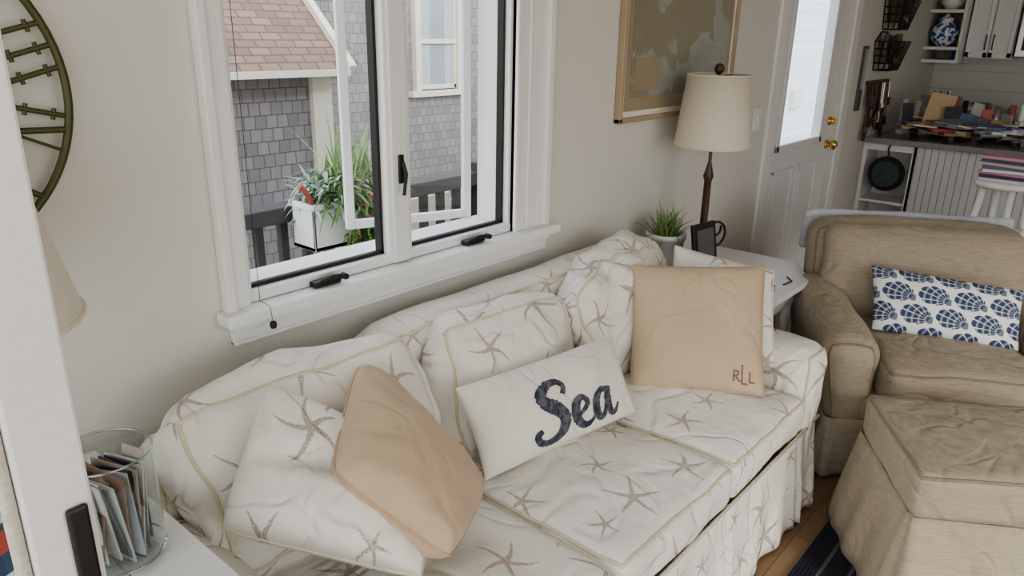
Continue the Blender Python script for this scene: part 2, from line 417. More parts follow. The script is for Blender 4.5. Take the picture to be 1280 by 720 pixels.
# window
w=empty('window_1')
boxes('casing',[((.83,-.02,.95),(.885,0,2.2)),((1.865,-.02,.95),(2.04,0,2.2)),((.83,-.02,2.12),(2.04,0,2.2))],M_trim,w,.004)
boxes('casing_backband',[((.818,-.032,.95),(.842,0,2.2)),((2.02,-.032,.95),(2.05,0,2.2)),((1.865,-.027,.95),(1.885,0,2.2)),((1.93,-.024,.95),(1.94,0,2.2))],M_trim,w,.004)
boxes('jambs',[((.872,-.002,.957),(.90,.14,2.128)),((1.855,-.002,.957),(1.878,.14,2.128)),((.872,-.002,2.09),(1.878,.14,2.128)),((.872,-.006,.957),(1.878,.16,.985)),((1.335,-.008,.96),(1.42,.05,2.12))],M_trim,w,.003)
box('mullion_cap',(1.345,-.018,.96),(1.405,0,2.12),M_trim,w,.004)
box('stool',(.80,-.065,.925),(2.075,-.001,.957),M_trim,w,.006)
boxes('apron',[((.83,-.02,.865),(2.05,0,.925)),((.83,-.032,.90),(2.05,0,.925)),((.83,-.026,.865),(2.05,0,.876))],M_trim,w,.004)
def screen(nm,x0,x1):
    z0,z1=.985,2.09; t=.010
    boxes(nm,[((x0,.02,z0),(x0+t,.035,z1)),((x1-t,.02,z0),(x1,.045,z1)),((x0,.02,z0),(x1,.035,z0+t)),((x0,.02,z1-t),(x1,.035,z1))],M_dark,w)
screen('screen_frame_a',.90,1.335); screen('screen_frame_b',1.42,1.855)
def crank(nm,x,z,y=-.022):
    r=w
    obox(nm+'_base',(x,y,z),(.085,.03,.016),I3,M_dark,r,.006)
    tube(nm+'_arm',[(x-.02,y-.01,z+.006),(x+.01,y-.02,z+.016),(x+.04,y-.022,z+.014)],.005,M_dark,r)
    cyl(nm+'_knob',(x+.042,y-.036,z+.012),(x+.042,y-.018,z+.012),.008,.009,M_dark,r)
crank('crank_a',1.10,.966); crank('crank_b',1.665,.966)
box('lock_plate_a',(1.365,-.026,1.19),(1.383,-.018,1.27),M_dark,w,.003)
tube('lock_lever_a',[(1.374,-.03,1.25),(1.372,-.045,1.22),(1.366,-.04,1.16)],.005,M_dark,w)
box('lock_plate_b',(1.365,-.026,1.78),(1.383,-.018,1.86),M_dark,w,.003)
tube('lock_lever_b',[(1.374,-.03,1.84),(1.372,-.045,1.81),(1.366,-.04,1.75)],.005,M_dark,w)
lathe('cord_weight',[(0,.010),(.007,.008),(.009,0),(.007,-.008),(0,-.010)],(.905,-.075,.915),M_dark,w,12)
tube('cord_tail',[(.903,-.022,2.1),(.904,-.026,.965),(.905,-.068,.961),(.905,-.075,.92)],.0008,M_dark,w)
def sash(nm,hx,hy,L_,ang,sgn):
    s=empty(nm,(hx,hy,0),ang); s.parent=w
    x0,x1=(-L_,0) if sgn<0 else (0,L_); z0,z1=.985,2.09; f=.028
    boxes('rails',[((x0,-.012,z0),(x0+f,.012,z1)),((x1-f,-.012,z0),(x1,.012,z1)),((x0+f,-.012,z0),(x1-f,.012,z0+f)),((x0+f,-.012,z1-f),(x1-f,.012,z1))],M_trim,s,.003)
    plane('pane',[(x0+f,0,z0+f),(x1-f,0,z0+f),(x1-f,0,z1-f),(x0+f,0,z1-f)],M_glass,s)
sash('open_sash_b',1.84,.16,.44,math.radians(-21),-1)
sash('open_sash_a',.90,.16,.43,math.radians(100),1)
# door
d=empty('door_1')
gx0,gx1,gz0,gz1=4.23,4.89,1.0,1.95
boxes('slab',[((DX0+.005,.03,0.01),(gx0,.075,2.09)),((gx1,.03,.01),(DX1-.005,.075,2.09)),((gx0,.03,.01),(gx1,.075,gz0)),((gx0,.03,gz1),(gx1,.075,2.09))],M_door,d)
boxes('glass_stop',[((gx0-.03,.015,gz0-.03),(gx0+.01,.03,gz1+.03)),((gx1-.01,.015,gz0-.03),(gx1+.03,.03,gz1+.03)),((gx0-.03,.015,gz0-.03),(gx1+.03,.03,gz0+.01)),((gx0-.03,.015,gz1-.01),(gx1+.03,.03,gz1+.03))],M_door,d,.005)
plane('pane',[(gx0,.052,gz0),(gx1,.052,gz0),(gx1,.052,gz1),(gx0,.052,gz1)],M_glass,d)
for i,(a,b) in enumerate(((4.2,4.53),(4.6,4.93))):
    q0,q1=.18,.86
    boxes('panel_moulding_%d'%i,[((a,.022,q0),(a+.022,.032,q1)),((b-.022,.022,q0),(b,.032,q1)),((a,.022,q0),(b,.032,q0+.022)),((a,.022,q1-.022),(b,.032,q1))],M_door,d,.005)
    box('raised_panel_%d'%i,(a+.06,.024,q0+.06),(b-.06,.031,q1-.06),M_door,d,.006)
for z in (.94,1.09):
    cyl('rose_%d'%int(z*100),(5.06,.03,z),(5.06,.018,z),.03,.028,M_brass,d)
lathe('knob',[(0,.03),(.018,.026),(.027,.01),(.027,-.005),(.015,-.02),(.01,-.03)],(5.06,-.02,.94),M_brass,d)
cyl('knob_neck',(5.06,.02,.94),(5.06,-.015,.94),.011,.011,M_brass,d)
cyl('deadbolt_cylinder',(5.06,.02,1.09),(5.06,.0,1.09),.02,.018,M_brass,d)
box('deadbolt_turn',(5.054,-.02,1.07),(5.066,0,1.11),M_brass,d,.003)
boxes('trim_door',[((DX0-.09,-.018,0),(DX0,0,2.19)),((DX1,-.018,0),(DX1+.11,0,2.19)),((DX0-.09,-.018,2.1),(DX1+.11,0,2.19))],M_trim,bevel=.004)
sp=empty('light_switch'); box('plate',(3.78,-.008,1.13),(3.86,0,1.25),M_trim,sp,.003); box('toggle',(3.813,-.018,1.18),(3.827,-.006,1.205),M_white,sp,.002)

# ================================================================== WALL DECOR
pf=empty('framed_nautical_chart')
px0,px1,pz0,pz1=2.47,3.43,1.27,2.0
boxes('frame',[((px0,-.03,pz0),(px0+.02,-.001,pz1)),((px1-.02,-.03,pz0),(px1,-.001,pz1)),((px0,-.03,pz0),(px1,-.001,pz0+.02)),((px0,-.03,pz1-.02),(px1,-.001,pz1))],M_frame,pf,.004)
box('white_liner',(px0+.01,-.016,pz0+.01),(px1-.01,-.008,pz1-.01),M_cream,pf)
box('mat_board',(px0+.042,-.018,pz0+.042),(px1-.042,-.015,pz1-.042),M_mat,pf)
box('chart',(px0+.075,-.021,pz0+.095),(px1-.07,-.0175,pz1-.07),M_chart,pf)
box('chart_title_block',(px0+.10,-.0225,pz0+.12),(px0+.28,-.0205,pz0+.24),M_mat,pf)

ck=empty('open_frame_wall_clock')
cx,cz,cy=.25,1.48,-.03
def ring(nm,r,t): tube(nm,[(cx+r*math.cos(2*math.pi*i/72),cy,cz+r*math.sin(2*math.pi*i/72)) for i in range(72)],t,M_green,ck,True)
ring('outer_ring',.30,.0075); ring('inner_ring',.195,.007)
roman=['XII','I','II','III','IV','V','VI','VII','VIII','IX','X','XI']
for k,s in enumerate(roman):
    th=math.pi/2-k*math.pi/6+math.radians(16); er=V((math.cos(th),0,math.sin(th))); et=V((math.sin(th),0,-math.cos(th)))
    c=V((cx,cy,cz))
    wd={'I':.04,'V':.05,'X':.05}; tot=sum(wd[q] for q in s); x=-tot/2
    def bar(a,b,r=.006): tube('numeral_%d'%k,[c+er*a[1]+et*a[0],c+er*b[1]+et*b[0]],r,M_green,ck)
    for q in s:
        m_=x+wd[q]/2
        if q=='I': bar((m_,.2),(m_,.295),.005)
        elif q=='V': bar((m_-.02,.295),(m_,.2)); bar((m_+.02,.295),(m_,.2),.003)
        else: bar((m_-.02,.295),(m_+.02,.2)); bar((m_+.02,.295),(m_-.02,.2),.003)
        if q=='I':
            bar((m_-.011,.225),(m_+.011,.225),.004); bar((m_-.011,.272),(m_+.011,.272),.004)
        x+=wd[q]
for a in (0,math.pi/2,math.pi,3*math.pi/2):
    tube('spoke',[(cx+.03*math.cos(a),cy,cz+.03*math.sin(a)),(cx+.195*math.cos(a),cy,cz+.195*math.sin(a))],.004,M_green,ck)
cyl('hub',(cx,cy-.015,cz),(cx,-.001,cz),.035,.035,M_green,ck)
obox('hour_hand',(cx-.04,cy-.018,cz+.05),(.015,.004,.14),Matrix.Rotation(math.radians(-40),3,'Y'),M_green,ck)

# ================================================================== SOFA
S=empty('slipcovered_sofa')
box('base_frame',(.52,-.86,.1),(2.46,-.1,.36),M_star,S,.02)
def backw(q):
    p=V((1.51,-.12,.4525))+q
    k=max(0,min(1,(1.25-p.x)/.25)); k=k*k*(3-2*k)
    p.z-=.085*k*(max(0,q.z+.39)/.78)
    return p
rbox('back',(.98,.08,.3925),.07,backw,M_star,S,n=30,nz=.008,seed=1,pipes=((1,-1),),pm=M_pipe)
def armw(o,sgn):
    o=V(o)
    def w(q):
        k=max(0,(q.z-.05))/.23
        return o+V((q.x*(1+.25*k)+sgn*.03*k,q.y,q.z))
    return w
rbox('arm_right',(.085,.385,.285),.075,armw((2.39,-.545,.34),1),M_star,S,n=18,nz=.008,seed=2,pipes=((1,-1),),pm=M_pipe)
rbox('arm_left',(.085,.385,.285),.075,armw((.53,-.545,.34),-1),M_star,S,n=18,nz=.004,seed=3,pipes=((1,-1),),pm=M_pipe)
xs=(.60,1.19,1.76,2.31)
for i in range(3):
    rb('seat_cushion_%d'%(i+1),(xs[i]+.003,-.93,.355),(xs[i+1]-.003,-.22,.485),.04,M_star,S,n=22,crown=(.004,.012,.030),nz=.012,seed=5+i,pipes=((2,1),(2,-1)),pm=M_pipe)
sk=[(.46,-.08),(.46,-.92),(2.465,-.92),(2.465,-.08)]
fr=.84; pl=[fr+.02,fr+.02+ (xs[1]-.46),fr+(xs[2]-.46),fr+(xs[3]-.46)-.02,fr+2.005-.01,.03,fr+2.005+.4]
skirt('skirt',sk,.012,.345,M_star,S,closed=True,flare=.03,pleats=pl,wave=.009)
tube('skirt_piping',[(.455,-.08,.347),(.455,-.924,.347),(2.47,-.924,.347),(2.47,-.08,.347)],.006,M_pipe,S)
cu=dict(pm=M_pipe,pipes=((1,-1),(1,1)),n=24)
qcush('back_cushion_1',(.58,-.42,.54),(1.17,-.45,.50),(1.18,-.285,.895),(.55,-.25,.88),.19,.065,M_star,S,crown=(.025,.05,.035),seed=11,nz=.024,**cu)
qcush('back_cushion_2',(1.23,-.41,.50),(1.77,-.44,.50),(1.785,-.32,.84),(1.275,-.27,.86),.15,.06,M_star,S,crown=(.025,.05,.025),seed=14,nz=.024,**cu)
qcush('back_cushion_3',(1.83,-.47,.50),(2.33,-.42,.52),(2.42,-.26,.925),(1.83,-.31,.84),.17,.07,M_star,S,crown=(.02,.05,.03),seed=17,nz=.055,**cu)

# cushions
pillow('starfish_throw_pillow',(.555,-.40,.68),(.80,-.71,.585),(1.02,-.51,.66),(.765,-.265,.87),.22,M_star,.02,seed=3,pm=M_pipe,ex=.28,nz=.02,cr=.04,fold=.045,n=32)
pillow('starfish_throw_pillow',(2.20,-.44,.53),(2.31,-.80,.55),(2.46,-.70,.83),(2.38,-.36,.87),.10,M_star,.03,seed=6,pm=M_pipe,ex=.4,nz=.01)
pillow('tan_throw_pillow',(.715,-.545,.795),(.825,-.76,.64),(1.10,-.60,.59),(.985,-.29,.86),.17,M_tan,.01,seed=8,pm=M_tanpipe,nz=.018,cr=.07,ex=.4,n=32)
def st(pts,u0=.28,v0=.13,su=.41,sv=.66): return [(u0+x*su,v0+y*sv,r*1.08) for x,y,r in pts]
Sl=[(.50,.74,.010),(.54,.86,.008),(.46,.97,.008),(.30,.97,.011),(.17,.84,.016),(.20,.68,.019),(.36,.52,.021),(.44,.34,.020),(.36,.13,.014),(.17,.02,.009),(.02,.07,.010),(-.02,.2,.010),(.06,.26,.006)]
el=[(.60,.26,.006),(.74,.33,.006),(.83,.45,.008),(.77,.56,.009),(.66,.47,.014),(.61,.27,.016),(.68,.09,.012),(.80,.07,.007),(.92,.2,.004)]
al=[(1.20,.50,.007),(1.10,.56,.009),(.98,.42,.014),(.94,.2,.015),(1.00,.08,.010),(1.10,.17,.008),(1.22,.52,.008)]
al2=[(1.24,.57,.012),(1.19,.3,.015),(1.20,.1,.012),(1.28,.06,.007),(1.38,.2,.004)]
pillow('sea_lumbar_pillow',(1.22,-.49,.505),(1.80,-.58,.505),(1.785,-.48,.735),(1.20,-.40,.745),.12,M_cream,.04,seed=4,pm=None,nz=.011,
  marks=[(st(Sl),M_navyprint),(st(el),M_navyprint),(st(al),M_navyprint),(st(al2),M_navyprint)])
q_=.0024
mono=[[(.765,.155,q_),(.765,.075,q_)],[(.765,.155,q_),(.80,.145,q_),(.79,.12,q_),(.768,.115,q_)],[(.778,.115,q_),(.812,.072,q_)],
 [(.828,.195,q_),(.828,.06,q_)],[(.828,.06,q_),(.872,.06,q_)],[(.822,.195,q_),(.836,.195,q_)],[(.888,.155,q_),(.888,.075,q_)],[(.888,.075,q_),(.928,.075,q_)]]
pillow('monogrammed_pillow',(1.93,-.48,.505),(2.165,-.83,.51),(2.345,-.71,.875),(2.11,-.35,.855),.13,M_tan,.035,seed=9,pm=M_tanpipe,nz=.013,marks=[(q,M_mono) for q in mono])

# ================================================================== ARMCHAIR + OTTOMAN
ANG=math.radians(-58)
A=empty('slipcovered_armchair',(3.29,-1.07,0),ANG)
lp=dict(pm=M_linenpipe)
rb('base',(-.44,-.40,.06),(.44,.38,.33),.04,M_linen,A,nz=.004)
def bw(q):
    z=q.z; k=(z+.42)/.84
    return V((0,.30,.43))+V((q.x*(.93+.07*k),q.y+.10*k-.03,q.z-.02*k*(q.x/.45)**2))
rbox('back',(.45,.10,.42),.085,bw,M_linen,A,n=22,nz=.008,seed=2,pipes=((1,-1),),**lp)
def aw(o,s):
    o=V(o)
    def w(q):
        k=max(0,q.z+.02)/.3
        return o+V((q.x*(1+.3*k)+s*.03*k,q.y,q.z+.03*(q.y/.3)*k))
    return w
rbox('arm_a',(.09,.36,.285),.085,aw((-.38,-.05,.30),-1),M_linen,A,n=20,nz=.010,seed=4,pipes=((1,-1),),**lp)
rbox('arm_b',(.09,.36,.285),.085,aw((.38,-.05,.30),1),M_linen,A,n=20,nz=.010,seed=5,pipes=((1,-1),),**lp)
rb('seat_cushion',(-.29,-.46,.32),(.29,.16,.465),.045,M_linen,A,crown=(.0,.015,.025),nz=.010,seed=6,pipes=((2,1),(2,-1)),**lp)
rbox('back_cushion',(.40,.07,.20),.065,lambda q:V((0,.205,.635))+V((q.x,q.y+.25*q.z,q.z)),M_linen,A,crown=(.01,.02,.01),nz=.012,seed=7)
skirt('skirt',[(-.475,.40),(-.475,-.415),(.475,-.415),(.475,.40)],.012,.24,M_linen,A,flare=.03,pleats=(.815,.815+.95,.3,1.3),wave=.009,seed=2)
rbox('throw_over_back',(.45,.02,.095),.018,lambda q:V((0,.475,.757))+q,M_blue,A,nz=.006)
O=empty('slipcovered_ottoman',(2.435,-1.47,0),ANG)
rb('cushion_top',(-.33,-.25,.34),(.33,.25,.485),.03,M_linen,O,crown=(.0,.0,.015),nz=.007,seed=9,pipes=((2,1),(2,-1)),**lp)
rb('body',(-.31,-.23,.1),(.31,.23,.4),.03,M_linen,O)
skirt('skirt',[(-.328,.248),(-.328,-.248),(.328,-.248),(.328,.248)],.014,.35,M_linen,O,flare=.055,pleats=(0,.49,.49+.65,.98+.65),wave=.010,seed=5)
pillow('shell_lumbar_pillow',(3.085,-.90,.485),(3.265,-1.385,.475),(3.40,-1.345,.675),(3.215,-.825,.71),.12,M_shell,.03,seed=2,nz=.008)
box('striped_rug',(1.2,-2.9,.001),(3.5,-1.035,.011),M_rug)

# ================================================================== END TABLE (right) + items
T=empty('white_end_table')
def prism(name,poly,z0,z1,mat,parent,bevel=0):
    n=len(poly); vs=[(x,y,z0) for x,y in poly]+[(x,y,z1) for x,y in poly]
    fs=[tuple(range(n-1,-1,-1)),tuple(range(n,2*n))]+[(i,(i+1)%n,(i+1)%n+n,i+n) for i in range(n)]
    return mk(name,vs,fs,mat,parent,bevel=bevel)
tp=[(2.64,-.05),(2.64,-.50),(2.76,-.60),(3.18,-.60),(3.42,-.46),(3.42,-.05)]
ta=[(2.69,-.08),(2.69,-.47),(2.78,-.55),(3.16,-.55),(3.37,-.43),(3.37,-.08)]
prism('top',tp,.575,.6,M_trim,T,.005); prism('apron',ta,.49,.575,M_trim,T,.003); prism('lower_shelf',ta,.16,.18,M_trim,T,.003)
for x,y in ((2.70,-.1),(2.78,-.52),(3.15,-.52),(3.34,-.40),(3.34,-.1)):
    lathe('leg',[(0,0),(.014,0),(.02,.05),(.016,.1),(.024,.2),(.018,.35),(.026,.42),(.026,.5),(0,.5)],(x,y,0),M_trim,T,16)
lm=empty('table_lamp'); lx,ly=2.9,-.21
lathe('base_and_stem',[(0,0),(.075,0),(.078,.012),(.05,.025),(.025,.04),(.03,.06),(.018,.09),(.016,.13),(.022,.15),(.016,.17),(.015,.42),(.022,.44),(.014,.47),(.007,.50),(.006,.6)],(lx,ly,.6),M_wood_dk,lm,24)
lathe('shade',[(.155,1.165),(.124,1.45),(.1225,1.45),(.1535,1.165)],(lx,ly,0),M_shade,lm,48)
for r,z in ((.155,1.167),(.124,1.449)):
    tube('shade_trim',[(lx+r*math.cos(i*math.pi/24),ly+r*math.sin(i*math.pi/24),z) for i in range(48)],.0035,M_shade,lm,True)
for a in range(3):
    q=a*2*math.pi/3; tube('spider',[(lx,ly,1.445),(lx+.123*math.cos(q),ly+.123*math.sin(q),1.445)],.002,M_dark,lm)
cyl('harp_rod',(lx,ly,1.18),(lx,ly,1.46),.003,.003,M_brass,lm)
lathe('bulb',[(0,.06),(.02,.055),(.028,.03),(.022,0),(.012,-.03),(0,-.03)],(lx,ly,1.25),M_white,lm,16)
lathe('finial',[(0,.045),(.014,.04),(.021,.022),(.014,.006),(.008,0),(0,0)],(lx,ly,1.45),M_wood_dk,lm,16)
pts=[]
for i in range(40):
    t=i/39; a=-math.pi/2+t*2.6*math.pi; r=.042*(1-.62*t); pts.append((lx+.04+r*math.cos(a),ly-.045-r*.6*math.cos(a),.79+r*math.sin(a)*1.3+.03*t))
tube('scroll',[(lx+.012,ly-.01,.66),(lx+.025,ly-.025,.71)]+pts,.005,M_dark,lm)
tube('scroll_leaf',[(lx-.012,ly-.02,.66),(lx-.04,ly-.05,.74),(lx-.03,ly-.06,.80),(lx-.05,ly-.07,.84)],.006,M_dark,lm)
pt=empty('potted_spider_plant'); ppx,ppy=2.71,-.14
lathe('pot',[(0,0),(.055,0),(.06,.02),(.078,.20),(.084,.20),(.084,.22),(.072,.22),(.068,.19),(0,.19)],(ppx,ppy,.6),M_white,pt)
vs=[];fs=[]
for i in range(110):
    a=random.uniform(0,6.28); e=random.uniform(.3,1.4); blade(vs,fs,(ppx+random.uniform(-.04,.04),ppy+random.uniform(-.03,.03),.79),(math.cos(a)*math.cos(e),math.sin(a)*math.cos(e)*.6,math.sin(e)),random.uniform(.13,.24),.009,random.uniform(.1,.5))
vs=[(x,min(y,-.01),z) for x,y,z in vs]
mk('leaves',vs,fs,M_leaf2,pt)
fp=empty('tabletop_picture_frame'); R=RZ(math.radians(-8))@Matrix.Rotation(math.radians(-10),3,'X'); fc_=V((2.715,-.32,.745))
obox('frame',fc_,(.15,.016,.285),R,M_black,fp,.003); obox('print',fc_+R@V((0,-.0095,0)),(.11,.002,.235),R,flat('photo_print',(.12,.13,.13),.3),fp)
obox('easel_leg',fc_+V((.01,.05,-.05)),(.03,.006,.18),RZ(math.radians(-8))@Matrix.Rotation(math.radians(20),3,'X'),M_black,fp)
gd=empty('glass_dish'); lathe('bowl',[(0,.002),(.04,.002),(.055,.03)],(2.92,-.37,.6),M_vase,gd)
cs=empty('coaster_stack'); M_teal=flat('teal',(.02,.45,.36),.4)
cyl('coaster',(2.92,-.50,.6),(2.92,-.50,.61),.045,.045,M_teal,cs,28)
cyl('coaster',(2.92,-.50,.61),(2.92,-.50,.62),.035,.045,M_black,cs,28)
tr=empty('round_black_tin'); lathe('tin',[(0,0),(.05,0),(.053,.01),(.05,.03),(.04,.036),(0,.036)],(3.05,-.38,.6),M_black,tr)
pn=empty('reading_glasses'); tube('frame',[(3.03,-.54,.604),(3.10,-.55,.604),(3.15,-.51,.604)],.003,M_dark,pn)

# ================================================================== LEFT SIDE TABLE + items
T2=empty('white_side_table'); tz=.75
boxes('top_planks',[((-.12+i*.12,-.72,tz-.025),(-.12+i*.12+.118,-.05,tz)) for i in range(5)],M_trim,T2,.003)
boxes('frame',[((-.10,-.69,tz-.11),(.46,-.66,tz-.025)),((-.10,-.11,tz-.11),(.46,-.08,tz-.025)),((-.10,-.69,tz-.11),(-.07,-.08,tz-.025)),((.43,-.69,tz-.11),(.46,-.08,tz-.025))],M_trim,T2,.003)
boxes('legs',[((x,y,0),(x+.05,y+.05,tz-.02)) for x in (-.10,.41) for y in (-.70,-.12)],M_trim,T2,.004)
vz=empty('glass_vase_of_letters'); vx,vy=.37,-.43
lathe('vase',[(0,.004),(.068,.004),(.073,.012),(.073,.20)],(vx,vy,tz),M_vase,vz,48)
M_rim=glassmat('rim_glass',(.5,.55,.54),.05,.35,.6)
for nm,zz in (('rim',.20),('foot_rim',.012)):
    tube(nm,[(vx+.073*math.cos(i*math.pi/24),vy+.073*math.sin(i*math.pi/24),tz+zz) for i in range(48)],.002,M_rim,vz,True)
cl=[(.8,.78,.74),(.25,.15,.12),(.75,.7,.6),(.12,.12,.14),(.82,.82,.8),(.35,.2,.15),(.6,.62,.68),(.05,.05,.06),(.5,.42,.36),(.8,.78,.74),(.15,.1,.1),(.75,.75,.75),(.05,.06,.09),(.6,.5,.45)]
for i,c in enumerate(cl):
    a=math.radians(18+random.uniform(-8,8)); k=(i-6.5)/6.5
    Rr=RZ(a)@Matrix.Rotation(math.radians(random.uniform(-14,14)),3,'Y')@Matrix.Rotation(math.radians(random.uniform(-7,7)),3,'X')
    c0=V((vx,vy,tz+.092+random.uniform(-.006,.012)))+RZ(a)@V((k*.045,0,0)); wv=.105*math.sqrt(max(.1,1-k*k*.75))
    obox('envelope_%d'%i,c0,(.0025,wv,.155),Rr,flat('paper_%d'%i,[q*.8 for q in c],.7),vz)
L2=empty('side_table_lamp'); ax,ay=.225,-.27
lathe('base',[(0,0),(.07,0),(.075,.01),(.03,.03),(.05,.1),(.055,.17),(.03,.25),(.012,.29),(.008,.40),(.006,.66)],(ax,ay,tz),M_white,L2)
lathe('shade',[(.200,1.16),(.130,1.45),(.1285,1.45),(.1985,1.16)],(ax,ay,0),M_shade,L2,48)
tube('shade_trim',[(ax+.200*math.cos(i*math.pi/24),ay+.200*math.sin(i*math.pi/24),1.162) for i in range(48)],.004,M_shade,L2,True)
for a in range(3):
    q=a*2*math.pi/3; tube('spider',[(ax,ay,1.41),(ax+.138*math.cos(q),ay+.138*math.sin(q),1.41)],.002,M_dark,L2)
M_bk=mottled('book_cover',(.03,.06,.12),(.04,.10,.18),10,.35)
bk=empty('hardback_book'); R=RZ(math.radians(25))@Matrix.Rotation(math.radians(-6),3,'X'); bc=V((.165,-.58,.868))
obox('pages',bc,(.145,.03,.215),R,M_cream,bk)
obox('cover_front',bc+R@V((0,-.017,0)),(.152,.004,.225),R,M_bk,bk); obox('cover_back',bc+R@V((0,.017,0)),(.152,.004,.225),R,M_bk,bk)
obox('spine',bc+R@V((-.076,0,0)),(.004,.036,.225),R,M_bk,bk)
for i in range(4): obox('title_line_%d'%i,bc+R@V((.01,-.0195,.04-.022*i)),(.1-.02*(i%2),.001,.009),R,M_white,bk)
obox('cover_band',bc+R@V((0,-.0195,.09)),(.15,.001,.03),R,flat('book_red',(.45,.08,.05)),bk)
# open french door leaf beside camera
F=empty('door_2',(.183,-.955,0),math.radians(2))
boxes('stiles_and_rails',[((-.052,-.022,.02),(0,.022,2.1)),((-.85,-.022,.02),(-.77,.022,2.1)),((-.77,-.022,.02),(-.052,.022,.25)),((-.77,-.022,2.0),(-.052,.022,2.1))],M_trim,F,.003)
plane('pane',[(-.77,0,.25),(-.052,0,.25),(-.052,0,2.0),(-.77,0,2.0)],M_glass,F)
box('escutcheon',(-.024,-.028,1.04),(-.006,-.022,1.215),M_black,F,.003)
tube('lever',[(-.015,-.026,1.085),(-.015,-.045,1.085),(.0,-.05,1.085),(.045,-.05,1.087)],.006,M_black,F)
tube('weatherstrip',[(-.058,-.012,.26),(-.058,-.012,1.99)],.006,mottled('braided_strip',(.5,.44,.36),(.8,.78,.72),150,.8,.5,.004),F)

# ================================================================== KITCHEN
K=empty('kitchen_peninsula'); kx=5.8
box('beadboard_front',(kx,-2.4,0),(kx+.03,-.34,.89),M_bead,K)
box('body',(kx+.3,-2.4,0),(kx+.62,-.02,.89),M_trim,K)
box('body_front_fill',(kx+.03,-2.4,0),(kx+.3,-.34,.89),M_trim,K)
boxes('open_end_shelves',[((kx,-.36,0),(kx+.3,-.33,.89)),((kx,-.03,0),(kx+.3,-.003,.89)),((kx,-.34,.0),(kx+.3,-.02,.10)),((kx+.01,-.34,.46),(kx+.3,-.02,.48)),((kx,-.34,.84),(kx+.3,-.02,.89))],M_trim,K,.003)
box('countertop',(kx-.05,-2.45,.89),(kx+.68,-.003,.93),M_counter,K,.006)
kb=empty('kitchen_back_counter')
boxes('cabinets',[((6.88,-.62,0),(7.49,-.003,.88)),((6.88,-2.6,0),(7.49,-1.42,.88))],M_trim,kb,.004)
boxes('counter',[((6.85,-.63,.88),(7.49,-.003,.92)),((6.85,-2.6,.88),(7.49,-1.41,.92))],M_counter,kb,.004)
box('backsplash',(7.47,-2.6,.92),(7.495,-.003,1.41),M_tile,kb)
sv=empty('gas_range')
box('body',(6.85,-1.40,0.02),(7.46,-.64,.90),M_steel,sv,.006); box('cooktop',(6.84,-1.40,.90),(7.40,-.64,.925),M_black,sv,.004)
box('control_backguard',(7.38,-1.40,.90),(7.46,-.64,1.08),M_steel,sv,.006); box('oven_window',(6.835,-1.3,.3),(6.852,-.74,.65),M_black,sv)
for y in (-.83,-1.2):
    for x in (7.0,7.25):
        for dx,dy in ((.1,0),(0,.1)): tube('grate',[(x-dx,y-dy,.945),(x+dx,y+dy,.945)],.006,M_black,sv)
        cyl('burner',(x,y,.925),(x,y,.94),.04,.035,M_black,sv)
tube('oven_handle',[(6.80,-1.3,.78),(6.80,-.74,.78)],.01,M_steel,sv)
uc=empty('kitchen_upper_cabinet')
box('carcass',(7.16,-.60,1.46),(7.49,-.27,2.35),M_trim,uc,.003)
for i,(a,b) in enumerate(((-.275,-.43),(-.44,-.595))):
    boxes('door_frame_%d'%i,[((7.135,b,1.47),(7.16,b+.03,2.3)),((7.135,a-.03,1.47),(7.16,a,2.3)),((7.135,b,1.47),(7.16,a,1.51)),((7.135,b,2.26),(7.16,a,2.3))],M_trim,uc,.003)
    box('door_panel_%d'%i,(7.145,b+.03,1.5),(7.155,a-.03,2.27),M_door,uc)
    tube('pull_%d'%i,[(7.13,-.41 if i==0 else -.46,1.53),(7.115,-.41 if i==0 else -.46,1.55),(7.115,-.41 if i==0 else -.46,1.62),(7.13,-.41 if i==0 else -.46,1.64)],.004,M_dark,uc)
box('carcass_b',(7.16,-2.6,1.46),(7.49,-1.42,2.35),M_trim,uc,.003)
mw=empty('microwave_oven'); box('body',(7.1,-1.40,1.48),(7.49,-.62,1.92),M_steel,mw,.006); box('door_glass',(7.085,-1.2,1.53),(7.102,-.66,1.88),M_black,mw,.004); tube('handle',[(7.06,-1.22,1.53),(7.06,-1.22,1.87)],.009,M_steel,mw)
us=empty('open_corner_shelf'); boxes('shelves',[((6.98,-.245,z),(7.46,-.003,z+.025)) for z in (1.42,1.52,1.80,2.08)],M_trim,us,.003); box('side_panel',(6.98,-.262,1.42),(7.46,-.245,2.35),M_trim,us); box('back_panel',(7.46,-.262,1.415),(7.49,-.003,2.35),M_wall,us)
gj=empty('blue_white_ginger_jar'); lathe('jar',[(0,0),(.045,0),(.055,.01),(.095,.06),(.105,.10),(.09,.15),(.05,.18),(.045,.19),(.06,.195),(.05,.215),(.015,.23),(.012,.245),(0,.25)],(7.09,-.115,1.546),M_porc,gj)
bw_=empty('stacked_bowls'); lathe('bowls',[(0,0),(.04,0),(.08,.05),(.082,.07),(.078,.07),(.035,.01),(0,.01)],(7.1,-.13,1.826),M_white,bw_)
sc=empty('shelf_cookbooks')
for i in range(4): box('cookbook_%d'%i,(7.15,-.23+.022*i,1.446),(7.32,-.212+.022*i,1.51),flat('cb%d'%i,random.choice([(.5,.1,.1),(.1,.2,.4),(.7,.6,.3),(.2,.3,.2)])),sc)
sc2=empty('shelf_cookbooks')
for i in range(3): box('cookbook_%d'%i,(7.21,-.235+.018*i,1.548),(7.4,-.221+.018*i,1.75),flat('cc%d'%i,[(.6,.15,.12),(.8,.8,.78),(.65,.45,.2)][i]),sc2)
